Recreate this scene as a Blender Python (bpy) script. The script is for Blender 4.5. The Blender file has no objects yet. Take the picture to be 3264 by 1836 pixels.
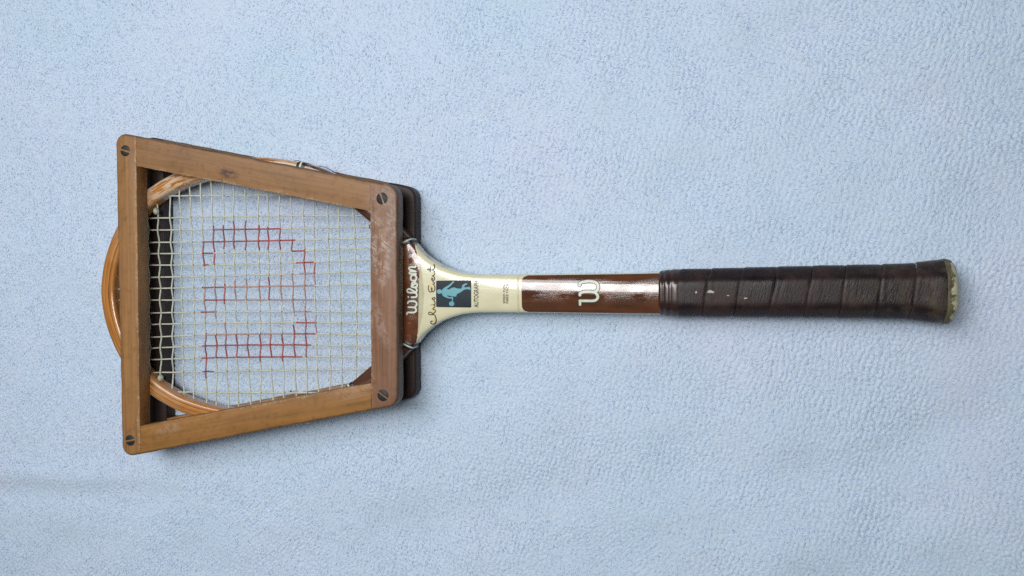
import bpy, bmesh, math, random
import numpy as np
from mathutils import Vector, Matrix
from mathutils.geometry import tessellate_polygon

scene = bpy.context.scene
COL = scene.collection
random.seed(7)

# ------------------------------------------------------------------ camera
TILT, PITCH, FPX, CAM_Z = 13.5, 2.5, 2562.0, 0.6283
FW = Vector((-math.tan(math.radians(TILT)), -math.tan(math.radians(PITCH)), -1.0)).normalized()
RT = FW.cross(Vector((0, 1, 0))).normalized()
UP = RT.cross(FW)
CAM = Vector((0, 0, CAM_Z))
cd = bpy.data.cameras.new('camera')
cd.sensor_width = 36.0
cd.lens = 36.0 * FPX / 3264.0
cd.clip_start, cd.clip_end = 0.01, 50
co = bpy.data.objects.new('camera', cd)
M = Matrix((RT, UP, -FW)).transposed().to_4x4()
M.translation = CAM
co.matrix_world = M
COL.objects.link(co)
scene.camera = co

# ------------------------------------------------------------------ light
w = bpy.data.worlds.new('World')
scene.world = w
w.use_nodes = True
bg = w.node_tree.nodes['Background']
bg.inputs[0].default_value = (0.80, 0.90, 1.0, 1)
bg.inputs[1].default_value = 0.07


def area(name, loc, target, sx, sy, power, col):
    ld = bpy.data.lights.new(name, 'AREA')
    ld.shape = 'RECTANGLE'
    ld.size, ld.size_y, ld.energy, ld.color = sx, sy, power, col
    o = bpy.data.objects.new(name, ld)
    o.location = loc
    o.rotation_euler = (Vector(target) - Vector(loc)).to_track_quat('-Z', 'Y').to_euler()
    COL.objects.link(o)
    return o


overhead = area('overhead_light', (-0.21, 0.115, 1.10), (-0.21, 0.115, 0), 0.62, 0.26, 6.9, (1.0, 0.985, 0.965))  # overhead area lamp, size and place fitted to the highlight along the shaft
overhead.rotation_euler = (0, 0, math.radians(-12))
area('side_window_light', (-0.90, 0.62, 1.70), (-0.15, -0.18, 0), 0.9, 0.9, 18.0, (0.96, 0.985, 1.0))

scene.cycles.use_denoising = False              # its smoothing wipes out the fleece
scene.cycles.sample_clamp_indirect = 4.0
vs = scene.view_settings
vs.view_transform, vs.look, vs.exposure, vs.gamma = 'Standard', 'None', 0.0, 1.0
vs.use_curve_mapping = False


# ------------------------------------------------------------------ helpers
def P(x, y, z):
    """photo pixel + known height -> place on that level plane"""
    d = FW + RT * ((x - 1632) / FPX) - UP * ((y - 918) / FPX)
    return CAM + d * ((z - CAM_Z) / d.z)


ZC = 0.020                                   # mid plane of the racket
TIP = P(328, 934.5, ZC)
E1 = (P(3039, 935, ZC) - TIP).normalized()
E2 = Vector((-E1.y, E1.x, 0))


def RL(s, wv, z):
    """racket coordinates (m along from head tip, m across) -> world"""
    return Vector((TIP.x + s * E1.x + wv * E2.x, TIP.y + s * E1.y + wv * E2.y, z))


def loc(x, y, z):
    q = P(x, y, z) - TIP
    return q.x * E1.x + q.y * E1.y, q.x * E2.x + q.y * E2.y


def empty(name, at, label, cat):
    o = bpy.data.objects.new(name, None)
    o.location = at
    o.empty_display_size = 0.02
    o['label'], o['category'] = label, cat
    COL.objects.link(o)
    return o


def make(name, verts, faces, mat, parent=None, origin=None, smooth=True, attrs=None, mats=None, midx=None):
    """one mesh object; verts are world coordinates, stored relative to the parent's place"""
    off = Vector((0, 0, 0))
    p = parent
    while p is not None:
        off += p.location
        p = p.parent
    if origin is None:
        origin = Vector((0, 0, 0))
    me = bpy.data.meshes.new(name)
    me.from_pydata([tuple(Vector(v) - off - origin) for v in verts], [], faces)
    for m in (mats or [mat]):
        me.materials.append(m)
    if midx is not None:
        me.polygons.foreach_set('material_index', midx)
    if smooth:
        me.polygons.foreach_set('use_smooth', [True] * len(me.polygons))
    if attrs:
        for k, vals in attrs.items():
            a = me.attributes.new(k, 'FLOAT', 'POINT')
            a.data.foreach_set('value', vals)
    me.update()
    o = bpy.data.objects.new(name, me)
    o.location = origin
    o.parent = parent
    COL.objects.link(o)
    return o


def from_bm(name, bm, mat, parent=None, smooth=True):
    off = Vector((0, 0, 0))
    p = parent
    while p is not None:
        off += p.location
        p = p.parent
    bmesh.ops.translate(bm, verts=bm.verts, vec=-off)
    me = bpy.data.meshes.new(name)
    bm.to_mesh(me)
    bm.free()
    me.materials.append(mat)
    if smooth:
        me.polygons.foreach_set('use_smooth', [True] * len(me.polygons))
    o = bpy.data.objects.new(name, me)
    o.parent = parent
    COL.objects.link(o)
    return o


def catmull(pts, n=8):
    out = []
    L = len(pts)
    for i in range(L - 1):
        p0 = np.array(pts[max(i - 1, 0)]); p1 = np.array(pts[i])
        p2 = np.array(pts[i + 1]); p3 = np.array(pts[min(i + 2, L - 1)])
        for k in range(n):
            t = k / n
            out.append(tuple(0.5 * ((2 * p1) + (-p0 + p2) * t + (2 * p0 - 5 * p1 + 4 * p2 - p3) * t * t
                                    + (-p0 + 3 * p1 - 3 * p2 + p3) * t ** 3)))
    out.append(tuple(pts[-1]))
    return out


def grid_faces(nr, nc, wrap=False):
    f = []
    for i in range(nr - 1):
        for j in range(nc if wrap else nc - 1):
            j2 = (j + 1) % nc
            f.append((i * nc + j, i * nc + j2, (i + 1) * nc + j2, (i + 1) * nc + j))
    return f


# ------------------------------------------------------------------ materials
class NT:
    def __init__(self, name):
        self.m = bpy.data.materials.new(name)
        self.m.use_nodes = True
        self.t = self.m.node_tree
        self.b = self.t.nodes['Principled BSDF']

    def n(self, kind, **kw):
        nd = self.t.nodes.new(kind)
        for k, v in kw.items():
            if hasattr(nd, k):
                setattr(nd, k, v)
        return nd

    def link(self, a, b):
        self.t.links.new(a, b)

    def val(self, sock, v):
        if hasattr(v, 'node'):
            self.link(v, sock)
        else:
            sock.default_value = v

    def coord(self, rot=0.0, scale=(1, 1, 1), loc_=(0, 0, 0)):
        tc = self.n('ShaderNodeTexCoord')
        mp = self.n('ShaderNodeMapping')
        mp1 = self.n('ShaderNodeMapping')
        mp1.inputs['Rotation'].default_value = (0, 0, rot)
        self.link(tc.outputs['Object'], mp1.inputs['Vector'])
        mp.inputs['Scale'].default_value = scale
        mp.inputs['Location'].default_value = loc_
        self.link(mp1.outputs[0], mp.inputs['Vector'])
        return mp.outputs[0]

    def noise(self, vec, scale=1.0, detail=4.0, rough=0.55, dist=0.0):
        x = self.n('ShaderNodeTexNoise')
        self.link(vec, x.inputs['Vector'])
        x.inputs['Scale'].default_value = scale
        x.inputs['Detail'].default_value = detail
        x.inputs['Roughness'].default_value = rough
        x.inputs['Distortion'].default_value = dist
        return x.outputs[0]

    def ramp(self, fac, stops, interp='LINEAR'):
        r = self.n('ShaderNodeValToRGB')
        r.color_ramp.interpolation = interp
        els = r.color_ramp.elements
        while len(els) < len(stops):
            els.new(0.5)
        for e, (p, c) in zip(els, stops):
            e.position = p
            e.color = (c, c, c, 1) if not isinstance(c, tuple) else (*c, 1)
        self.link(fac, r.inputs[0])
        return r.outputs[0]

    def math(self, op, a, b=0.0, c=None, clamp=False):
        x = self.n('ShaderNodeMath')
        x.operation = op
        x.use_clamp = clamp
        self.val(x.inputs[0], a)
        self.val(x.inputs[1], b)
        if c is not None:
            self.val(x.inputs[2], c)
        return x.outputs[0]

    def mix(self, fac, a, b, mode='MIX'):
        x = self.n('ShaderNodeMix')
        x.data_type = 'RGBA'
        x.blend_type = mode
        self.val(x.inputs[0], fac)
        self.val(x.inputs[6], (*a, 1) if isinstance(a, tuple) else a)
        self.val(x.inputs[7], (*b, 1) if isinstance(b, tuple) else b)
        return x.outputs[2]

    def attr(self, name):
        a = self.n('ShaderNodeAttribute')
        a.attribute_name = name
        return a.outputs['Fac']

    def smooth(self, v, lo, hi):
        x = self.n('ShaderNodeMapRange')
        x.interpolation_type = 'SMOOTHSTEP'
        self.val(x.inputs[0], v)
        x.inputs[1].default_value, x.inputs[2].default_value = lo, hi
        return x.outputs[0]

    def bump(self, h, strength=0.3, dist=0.001):
        b = self.n('ShaderNodeBump')
        b.inputs['Strength'].default_value = strength
        b.inputs['Distance'].default_value = dist
        self.link(h, b.inputs['Height'])
        self.link(b.outputs[0], self.b.inputs['Normal'])

    def blob(self, vec, cx, cy, rx, ry, rot=0.0):
        """1 inside an ellipse (object x, y), fading to 0 at its rim"""
        s = self.n('ShaderNodeSeparateXYZ')
        self.link(vec, s.inputs[0])
        c, sn = math.cos(rot), math.sin(rot)
        dx = self.math('SUBTRACT', s.outputs[0], cx)
        dy = self.math('SUBTRACT', s.outputs[1], cy)
        u = self.math('ADD', self.math('MULTIPLY', dx, c / rx), self.math('MULTIPLY', dy, sn / rx))
        v = self.math('ADD', self.math('MULTIPLY', dx, -sn / ry), self.math('MULTIPLY', dy, c / ry))
        d = self.math('SQRT', self.math('ADD', self.math('MULTIPLY', u, u), self.math('MULTIPLY', v, v)))
        return self.smooth(d, 1.0, 0.35)


def simple(name, col, rough=0.5, metal=0.0, coat=0.0, spec=0.5, var=0.12, scale=300.0, bump=0.0):
    k = NT(name)
    v = k.coord(scale=(scale,) * 3)
    n = k.noise(v, 1.0, 5)
    lo = tuple(c * (1 - var) for c in col)
    hi = tuple(min(1, c * (1 + var)) for c in col)
    k.link(k.ramp(n, [(0.3, lo), (0.7, hi)]), k.b.inputs['Base Color'])
    k.b.inputs['Roughness'].default_value = rough
    k.b.inputs['Metallic'].default_value = metal
    k.b.inputs['Coat Weight'].default_value = coat
    k.b.inputs['Specular IOR Level'].default_value = spec
    if bump:
        k.bump(n, bump, 0.0005)
    return k.m


PRESS_AT = Vector((-0.36, -0.035, -0.002))


def press_wood(name, base, rot, seed, scuff=None, knot=None, dark=0.55, rough=0.5, chips=0.55, grime=0.72):
    k = NT(name)
    g = k.coord(rot, (14, 420, 60), (seed, seed * 2.1, 0))
    grain = k.noise(g, 1.0, 6, 0.6, 0.35)
    g2 = k.coord(rot, (5, 60, 20), (seed * 3, seed, 0))
    band = k.noise(g2, 1.0, 4, 0.55, 0.8)
    pl = k.coord(0, (1, 1, 1))
    blotch = k.noise(k.coord(0, (38, 38, 38), (seed, 0, seed)), 1.0, 6, 0.6)
    dk = tuple(c * dark for c in base)
    lt = tuple(min(1, c * 1.32) for c in base)
    c1 = k.ramp(grain, [(0.30, dk), (0.5, base), (0.74, lt)])
    c2 = k.mix(k.ramp(band, [(0.35, 0.0), (0.7, 0.55)]), c1, tuple(c * 0.72 for c in base))
    c3 = k.mix(k.ramp(blotch, [(0.42, 0.0), (0.72, 0.5)]), c2, (base[0] * 1.15, base[1] * 1.12, base[2] * 1.15))
    # ground-in dirt and rubbed edges
    dirt = k.noise(k.coord(0, (160, 160, 160), (seed * 5, 0, 0)), 1.0, 7, 0.7)
    c4 = k.mix(k.ramp(dirt, [(0.52, 0.0), (0.72, 0.55)]), c3, (base[0] * 0.42, base[1] * 0.40, base[2] * 0.38))
    edge = k.attr('edge')
    chip = k.noise(k.coord(0, (420, 420, 420), (seed, seed, 0)), 1.0, 4, 0.7)
    lowc = k.noise(k.coord(0, (55, 55, 55), (seed * 2, 1, 0)), 1.0, 3, 0.6)
    reach_ = k.math('ADD', edge, k.math('MULTIPLY', k.math('SUBTRACT', 0.55, lowc), 0.012))
    em = k.math('MULTIPLY', k.smooth(reach_, 0.0022, 0.0004), k.smooth(chip, 0.42, 0.58))
    c5 = k.mix(k.math('MULTIPLY', em, chips), c4, (0.46, 0.34, 0.22))
    gr_ = k.noise(k.coord(0, (90, 90, 90), (seed, 2, 0)), 1.0, 4, 0.6)
    gm = k.smooth(k.math('ADD', k.attr('rim'), k.math('MULTIPLY', gr_, 0.002)), 0.0036, 0.0012)
    c5 = k.mix(k.math('MULTIPLY', gm, grime), c5, (0.075, 0.050, 0.034))
    # fine scratches across the grain
    sc = k.noise(k.coord(rot + 0.9, (900, 26, 26), (seed, 0, 0)), 1.0, 2, 0.5)
    sm = k.math('MULTIPLY', k.smooth(sc, 0.66, 0.72), k.smooth(blotch, 0.5, 0.62))
    col = k.mix(k.math('MULTIPLY', sm, 0.45), c5, lt)
    h = k.math('ADD', k.math('MULTIPLY', grain, 0.5), k.math('MULTIPLY', sm, -0.6))
    if scuff:
        for (cx, cy, rx, ry, rr, amt) in scuff:
            b = k.blob(pl, cx, cy, rx, ry, rr)
            hat = k.noise(k.coord(0.62, (110, 2600, 60), (seed, 3, 0)), 1.0, 4, 0.7)
            pat = k.noise(k.coord(0, (260, 150, 200), (1.7, seed, 0)), 1.0, 6, 0.65)
            mk = k.math('MULTIPLY', b, k.math('MULTIPLY', k.smooth(hat, 0.40, 0.60), k.smooth(pat, 0.40, 0.56)))
            col = k.mix(k.math('MULTIPLY', mk, amt), col, (0.50, 0.40, 0.34))
            h = k.math('ADD', h, k.math('MULTIPLY', mk, 0.25))
    if knot:
        for (cx, cy, rx, ry, rr) in knot:
            b = k.blob(pl, cx, cy, rx, ry, rr)
            pat = k.noise(k.coord(rot, (160, 420, 100), (4, 0, 0)), 1.0, 5, 0.7)
            col = k.mix(k.math('MULTIPLY', k.math('MULTIPLY', b, k.smooth(pat, 0.3, 0.62)), 0.85), col,
                        (0.055, 0.034, 0.032))
    k.link(col, k.b.inputs['Base Color'])
    k.link(k.ramp(blotch, [(0.3, rough - 0.1), (0.8, rough + 0.14)]), k.b.inputs['Roughness'])
    k.b.inputs['Specular IOR Level'].default_value = 0.35
    k.bump(h, 0.35, 0.0006)
    return k.m


A_UP, A_LO = 0.197, -0.220
def rel(x, y):
    return x - PRESS_AT.x, y - PRESS_AT.y
W_LEFT = press_wood('press_wood_end', (0.31, 0.152, 0.052), math.pi / 2, 1.3)
W_UP = press_wood('press_wood_upper', (0.295, 0.155, 0.066), A_UP, 4.1, dark=0.62,
                  knot=[(*rel(-0.3795, 0.0655), 0.013, 0.0055, -0.2), (*rel(-0.405, 0.087), 0.03, 0.002, -0.2)])
W_LO = press_wood('press_wood_lower', (0.305, 0.142, 0.038), A_LO, 8.7, dark=0.66,
                  scuff=[(*rel(-0.440, -0.148), 0.020, 0.006, 0.22, 0.34), (*rel(-0.275, -0.110), 0.022, 0.008, 0.22, 0.26)],
                  knot=[(*rel(-0.335, -0.142), 0.004, 0.003, 0)])
W_SHADED = press_wood('press_wood_shaded', (0.036, 0.022, 0.018), math.pi / 2, 2.9, dark=0.6, chips=0.0, grime=0.0)  # lower end bars: shade between the frames put into the wood colour
W_RIGHT = press_wood('press_wood_throat', (0.235, 0.118, 0.066), math.pi / 2, 12.9, dark=0.66, rough=0.44,
                     scuff=[(*rel(-0.247, 0.003), 0.011, 0.040, 0.12, 1.0), (*rel(-0.238, 0.020), 0.006, 0.030, 0.0, 0.85),
                            (*rel(-0.244, 0.045), 0.014, 0.014, 0.0, 0.5), (*rel(-0.247, -0.055), 0.006, 0.025, 0.3, 0.4)])


def lacquer(name, cols, rough=0.16, worn=0.0, seed=0.0):
    """varnished laminated wood; 'across' runs 0 (outside) to 1 (inside), 'along' in metres"""
    k = NT(name)
    al, ac = k.attr('along'), k.attr('across')
    cx = k.n('ShaderNodeCombineXYZ')
    k.link(k.math('MULTIPLY', al, 22.0), cx.inputs[0])
    k.link(k.math('MULTIPLY', ac, 9.0), cx.inputs[1])
    cx.inputs[2].default_value = seed
    gr = k.noise(cx.outputs[0], 1.0, 6, 0.6, 0.3)
    ply = k.ramp(ac, [(0.0, 0.95), (0.12, 0.95), (0.15, 0.22), (0.19, 0.85), (0.38, 1.0), (0.415, 0.35),
                      (0.45, 1.0), (0.64, 1.0), (0.675, 0.22), (0.71, 0.9), (1.0, 0.9)])
    base, lt, dk = cols
    c = k.ramp(gr, [(0.3, dk), (0.52, base), (0.75, lt)])
    c = k.mix(1.0, c, ply, 'MULTIPLY')
    # stained throat beyond the bindings
    s = k.attr('sx')
    st = k.smooth(s, 0.194, 0.200)
    stc = k.ramp(gr, [(0.3, (0.055, 0.022, 0.012)), (0.7, (0.125, 0.048, 0.024))])
    c = k.mix(st, c, stc)
    wn = k.noise(cx.outputs[0], 0.55, 7, 0.7, 0.5)
    cx2 = k.n('ShaderNodeCombineXYZ')
    k.link(k.math('MULTIPLY', al, 60.0), cx2.inputs[0])
    k.link(k.math('MULTIPLY', ac, 5.0), cx2.inputs[1])
    cx2.inputs[2].default_value = seed + 9
    fl = k.noise(cx2.outputs[0], 1.0, 6, 0.65, 0.4)
    up = k.attr('flake')
    fm = k.math('MULTIPLY', k.smooth(fl, 0.44, 0.52), up)
    c = k.mix(k.math('MULTIPLY', fm, worn), c, (0.60, 0.46, 0.32))
    k.link(c, k.b.inputs['Base Color'])
    k.link(k.math('ADD', k.math('MULTIPLY', fm, 0.35), rough), k.b.inputs['Roughness'])
    k.b.inputs['Coat Weight'].default_value = 0.6
    k.b.inputs['Coat Roughness'].default_value = 0.12
    k.bump(k.math('ADD', gr, fl), 0.12, 0.0004)
    return k.m


RIM = lacquer('rim_laminated_wood', ((0.50, 0.205, 0.045), (0.62, 0.30, 0.085), (0.30, 0.105, 0.022)), 0.2, 0.85)


def brown_lacquer(name, base, seed):
    k = NT(name)
    g = k.coord(-0.011, (9, 130, 40), (seed, 0, 0))
    gr = k.noise(g, 1.0, 6, 0.6, 0.5)
    bl = k.noise(k.coord(0, (45, 45, 45), (seed, 2, 0)), 1.0, 4, 0.5)
    c = k.ramp(gr, [(0.3, tuple(x * 0.6 for x in base)), (0.7, tuple(x * 1.35 for x in base))])
    c = k.mix(k.ramp(bl, [(0.45, 0.0), (0.75, 0.7)]), c, (base[0] * 1.9, base[1] * 1.7, base[2] * 1.1))
    nick = k.noise(k.coord(0.3, (900, 700, 500), (seed, 1, 0)), 1.0, 3, 0.6)
    nm = k.smooth(nick, 0.72, 0.76)
    c = k.mix(k.math('MULTIPLY', nm, 0.7), c, (0.42, 0.30, 0.22))
    k.link(c, k.b.inputs['Base Color'])
    worn = k.noise(k.coord(0.15, (700, 1700, 300), (0, seed, 0)), 1.0, 5, 0.7)
    zone = k.noise(k.coord(0, (40, 110, 60), (seed, 5, 0)), 1.0, 3)
    zz = k.smooth(zone, 0.40, 0.60)
    k.link(k.math('ADD', 0.07, k.math('MULTIPLY', zz, 0.12)), k.b.inputs['Roughness'])
    k.b.inputs['Coat Weight'].default_value = 0.8
    k.b.inputs['Coat Roughness'].default_value = 0.05
    k.b.inputs['Specular IOR Level'].default_value = 0.6
    sh = k.math('MULTIPLY', k.math('MULTIPLY', worn, 1.0), k.math('ADD', 0.15, zz))
    k.bump(sh, 0.22, 0.0005)
    return k.m


SHAFT_BROWN = brown_lacquer('shaft_brown_lacquer', (0.104, 0.039, 0.018), 2.0)
WEDGE_BROWN = brown_lacquer('throat_brown_lacquer', (0.115, 0.040, 0.018), 6.0)


def cream_paint():
    k = NT('cream_lacquer')
    bl = k.noise(k.coord(0, (60, 60, 60)), 1.0, 5, 0.6)
    c = k.ramp(bl, [(0.3, (0.66, 0.62, 0.41)), (0.7, (0.76, 0.73, 0.51))])
    sp = k.noise(k.coord(0, (700, 700, 700)), 1.0, 3, 0.5)
    c = k.mix(k.math('MULTIPLY', k.smooth(sp, 0.70, 0.75), 0.6), c, (0.30, 0.26, 0.15))
    # rubbed dark marks where the side wall carries its printed dashes
    sd = k.attr('side')
    ds = k.noise(k.coord(0, (95, 95, 30), (3, 0, 0)), 1.0, 4, 0.6, 0.5)
    c = k.mix(k.math('MULTIPLY', k.math('MULTIPLY', sd, k.smooth(ds, 0.50, 0.60)), 0.85), c, (0.05, 0.045, 0.04))
    k.link(c, k.b.inputs['Base Color'])
    k.b.inputs['Roughness'].default_value = 0.22
    k.b.inputs['Coat Weight'].default_value = 0.6
    k.b.inputs['Coat Roughness'].default_value = 0.08
    w2 = k.noise(k.coord(0.1, (90, 260, 90), (7, 0, 0)), 1.0, 4, 0.6)
    k.bump(w2, 0.16, 0.0006)
    return k.m


CREAM = cream_paint()


def leather():
    k = NT('grip_leather')
    big = k.noise(k.coord(0, (45, 45, 45)), 1.0, 5, 0.6)
    c = k.ramp(big, [(0.3, (0.010, 0.008, 0.010)), (0.52, (0.022, 0.012, 0.012)), (0.75, (0.048, 0.025, 0.019))])
    sx = k.attr('sx')
    ol = k.noise(k.coord(0, (120, 120, 120), (5, 0, 0)), 1.0, 5, 0.6)
    om = k.math('MULTIPLY', k.smooth(sx, 0.585, 0.69), k.smooth(ol, 0.42, 0.66))
    c = k.mix(k.math('MULTIPLY', om, 0.75), c, (0.072, 0.058, 0.034))
    wr = k.noise(k.coord(0.25, (900, 130, 300), (2, 0, 0)), 1.0, 6, 0.65, 0.4)
    fine = k.noise(k.coord(0, (1500, 1500, 1500)), 1.0, 3, 0.6)
    sc = k.smooth(wr, 0.60, 0.70)
    c = k.mix(k.math('MULTIPLY', sc, 0.35), c, (0.11, 0.085, 0.07))
    k.link(c, k.b.inputs['Base Color'])
    k.link(k.ramp(big, [(0.3, 0.26), (0.7, 0.52)]), k.b.inputs['Roughness'])
    k.b.inputs['Specular IOR Level'].default_value = 0.32
    k.bump(k.math('ADD', k.math('MULTIPLY', wr, 1.0), k.math('MULTIPLY', fine, 0.35)), 0.5, 0.0007)
    return k.m


LEATHER = leather()
COLLAR = simple('collar_rubber', (0.034, 0.016, 0.013), 0.28, coat=0.3, scale=120, var=0.3)
STEEL = simple('aged_screw_steel', (0.020, 0.025, 0.023), 0.5, spec=0.3, scale=700, var=0.5, bump=0.4)
BRIGHT = simple('bright_slot_metal', (0.72, 0.70, 0.62), 0.4, metal=0.3, scale=700, var=0.25, bump=0.3)
BLACK = simple('black_binding', (0.012, 0.012, 0.013), 0.4, scale=900, var=0.3)
HOLE = simple('string_hole_dark', (0.02, 0.008, 0.006), 0.8)
INK = simple('black_ink', (0.014, 0.013, 0.011), 0.35, scale=900)
BROWNINK = simple('brown_ink', (0.10, 0.065, 0.03), 0.4, scale=900)
GOLD = simple('yellow_ink', (0.72, 0.60, 0.27), 0.35, scale=200)
FLECK = simple('paint_fleck', (0.42, 0.44, 0.36), 0.5, scale=1500, var=0.5)
WHITE_INK = simple('white_ink', (0.64, 0.67, 0.55), 0.35, scale=400)
NAVY = simple('badge_dark_blue', (0.010, 0.021, 0.031), 0.45, spec=0.25, scale=220, var=0.35, bump=0.1)
TEAL = simple('badge_light_blue', (0.11, 0.36, 0.42), 0.35, scale=250, var=0.06)


def string_mat(name, col, trans=0.25):
    k = NT(name)
    n = k.noise(k.coord(0, (240, 240, 240)), 1.0, 4, 0.6)
    k.link(k.ramp(n, [(0.3, tuple(c * 0.8 for c in col)), (0.7, tuple(min(1, c * 1.12) for c in col))]), k.b.inputs['Base Color'])
    k.b.inputs['Roughness'].default_value = 0.32
    k.b.inputs['Transmission Weight'].default_value = trans
    k.b.inputs['IOR'].default_value = 1.45
    return k.m


STRING = string_mat('nylon_string', (0.63, 0.65, 0.53), 0.15)
REDSTR = string_mat('red_inked_string', (0.37, 0.085, 0.072), 0.0)
FADESTR = string_mat('faded_red_string', (0.49, 0.30, 0.24), 0.1)


def trim_mat():
    k = NT('butt_trim')
    n = k.noise(k.coord(0, (170, 170, 170)), 1.0, 6, 0.65)
    c = k.ramp(n, [(0.3, (0.050, 0.040, 0.020)), (0.55, (0.105, 0.086, 0.044)), (0.8, (0.17, 0.15, 0.085))])
    e = k.attr('sx')
    ch = k.noise(k.coord(0, (210, 210, 210), (4, 1, 0)), 1.0, 5, 0.6)
    m = k.smooth(k.math('ADD', e, k.math('MULTIPLY', k.math('SUBTRACT', ch, 0.5), 0.012)), 0.6802, 0.6824)
    c = k.mix(m, c, (0.52, 0.50, 0.34))
    gm = k.noise(k.coord(0, (330, 330, 330), (1, 1, 0)), 1.0, 4, 0.6)
    c = k.mix(k.math('MULTIPLY', k.smooth(gm, 0.56, 0.66), 0.7), c, (0.14, 0.14, 0.06))
    k.link(c, k.b.inputs['Base Color'])
    k.b.inputs['Roughness'].default_value = 0.6
    k.bump(n, 0.5, 0.001)
    return k.m


TRIM = trim_mat()


def fleece(name, fibre):
    k = NT(name)
    n = k.noise(k.coord(0, (7, 7, 7)), 1.0, 3, 0.5)
    c = k.ramp(n, [(0.35, (0.645, 0.755, 0.87)), (0.66, (0.675, 0.76, 0.88))] if fibre else [(0.35, (0.56, 0.69, 0.82)), (0.5, (0.585, 0.695, 0.83)), (0.66, (0.615, 0.695, 0.835))])  # fibre colour set paler, so glints on the tips are painted in
    k.link(c, k.b.inputs['Base Color'])
    k.b.inputs['Roughness'].default_value = 0.85
    k.b.inputs['Specular IOR Level'].default_value = 0.25
    k.b.inputs['Sheen Weight'].default_value = 0.25
    k.b.inputs['Sheen Roughness'].default_value = 0.5
    if fibre:
        tv_ = k.n('ShaderNodeVectorMath')
        tv_.operation = 'SCALE'
        k.link(c, tv_.inputs[0])
        k.link(k.attr('tone'), tv_.inputs['Scale'])
        c = tv_.outputs[0]
        df, tr, mx = k.n('ShaderNodeBsdfDiffuse'), k.n('ShaderNodeBsdfTranslucent'), k.n('ShaderNodeMixShader')
        k.link(c, df.inputs[0])
        k.link(c, tr.inputs[0])
        mx.inputs[0].default_value = 0.62
        k.link(df.outputs[0], mx.inputs[1])
        k.link(tr.outputs[0], mx.inputs[2])
        k.link(mx.outputs[0], k.t.nodes['Material Output'].inputs['Surface'])
    else:
        h = k.noise(k.coord(0.6, (420, 700, 500)), 1.0, 5, 0.65)
        k.bump(h, 0.5, 0.001)
    return k.m


FLEECE, PILE = fleece('fleece_blanket', False), fleece('fleece_pile', True)

# ------------------------------------------------------------------ blanket
rng = np.random.default_rng(5)
X0, X1, Y0, Y1, CELL = -0.72, 0.28, -0.36, 0.30, 0.0009
nx, ny = int((X1 - X0) / CELL), int((Y1 - Y0) / CELL)


def field(lx, ly, ang=0.0, band=None):
    """smooth random field, wavelength lx by ly metres turned by ang, unit variance"""
    r = rng.standard_normal((ny, nx))
    fx = np.fft.fftfreq(nx, CELL)[None, :]
    fy = np.fft.fftfreq(ny, CELL)[:, None]
    c, s = math.cos(ang), math.sin(ang)
    u, v = fx * c + fy * s, -fx * s + fy * c
    q = np.sqrt((u * lx) ** 2 + (v * ly) ** 2)
    filt = np.exp(-q ** 2 * 1.2) if band is None else np.exp(-((q - 1) / band) ** 2)
    out = np.fft.ifft2(np.fft.fft2(r) * filt).real
    return (out - out.mean()) / out.std()


gx = X0 + np.arange(nx) * CELL
gy = Y0 + np.arange(ny) * CELL
GX, GY = np.meshgrid(gx, gy)
low = field(0.17, 0.10, 0.25)
mid = field(0.055, 0.045, 0.0)
sel = field(0.10, 0.10)


def tufts(size, stretch, ang, warp):
    """rounded tufts packed on a jittered lattice (1 on top of a tuft, 0 in the creases)"""
    c, sn = math.cos(ang), math.sin(ang)
    wx, wy = field(0.03, 0.03) * warp, field(0.03, 0.03) * warp
    u = ((GX * c + GY * sn) + wx) / (size * stretch) + 500
    v = ((-GX * sn + GY * c) + wy) / size + 500
    jit = rng.uniform(0, 1, (256, 256, 3)) * np.array([0.62, 0.5, 1.0]) + np.array([0.19, 0.25, 0.0])
    iu, iv = np.floor(u).astype(int), np.floor(v).astype(int)
    best = np.full(u.shape, 9.0)
    second = np.full(u.shape, 9.0)
    hb = np.zeros(u.shape)
    for du in (-1, 0, 1):
        for dv in (-1, 0, 1):
            jj = jit[(iu + du) % 256, (iv + dv) % 256]
            d = np.hypot(iu + du + jj[..., 0] - u, iv + dv + jj[..., 1] - v)
            m = d < best
            second = np.where(m, best, np.minimum(second, d))
            hb = np.where(m, jj[..., 2], hb)
            best = np.where(m, d, best)
    return np.clip((second - best) * 2.6, 0, 1) ** 0.7 * (0.65 + 0.5 * hb) - 0.35 * best


wA = 1 / (1 + np.exp(-2.5 * (1.2 * sel - 0.5 - (GX + 0.3) * 5)))
tA = tufts(0.0031, 1.5, 0.72, 0.0009)
tB = tufts(0.0032, 1.2, -0.25, 0.0009)
nap = wA * tA + (1 - wA) * tB
nap = (nap - nap.mean()) / nap.std() + 0.45 * field(0.0045, 0.0034, 0.4, 0.5) + 0.3 * field(0.0024, 0.0024, 0, 0.5)
soft = np.clip(0.95 + 0.22 * field(0.06, 0.04), 0.6, 1.4)
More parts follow.
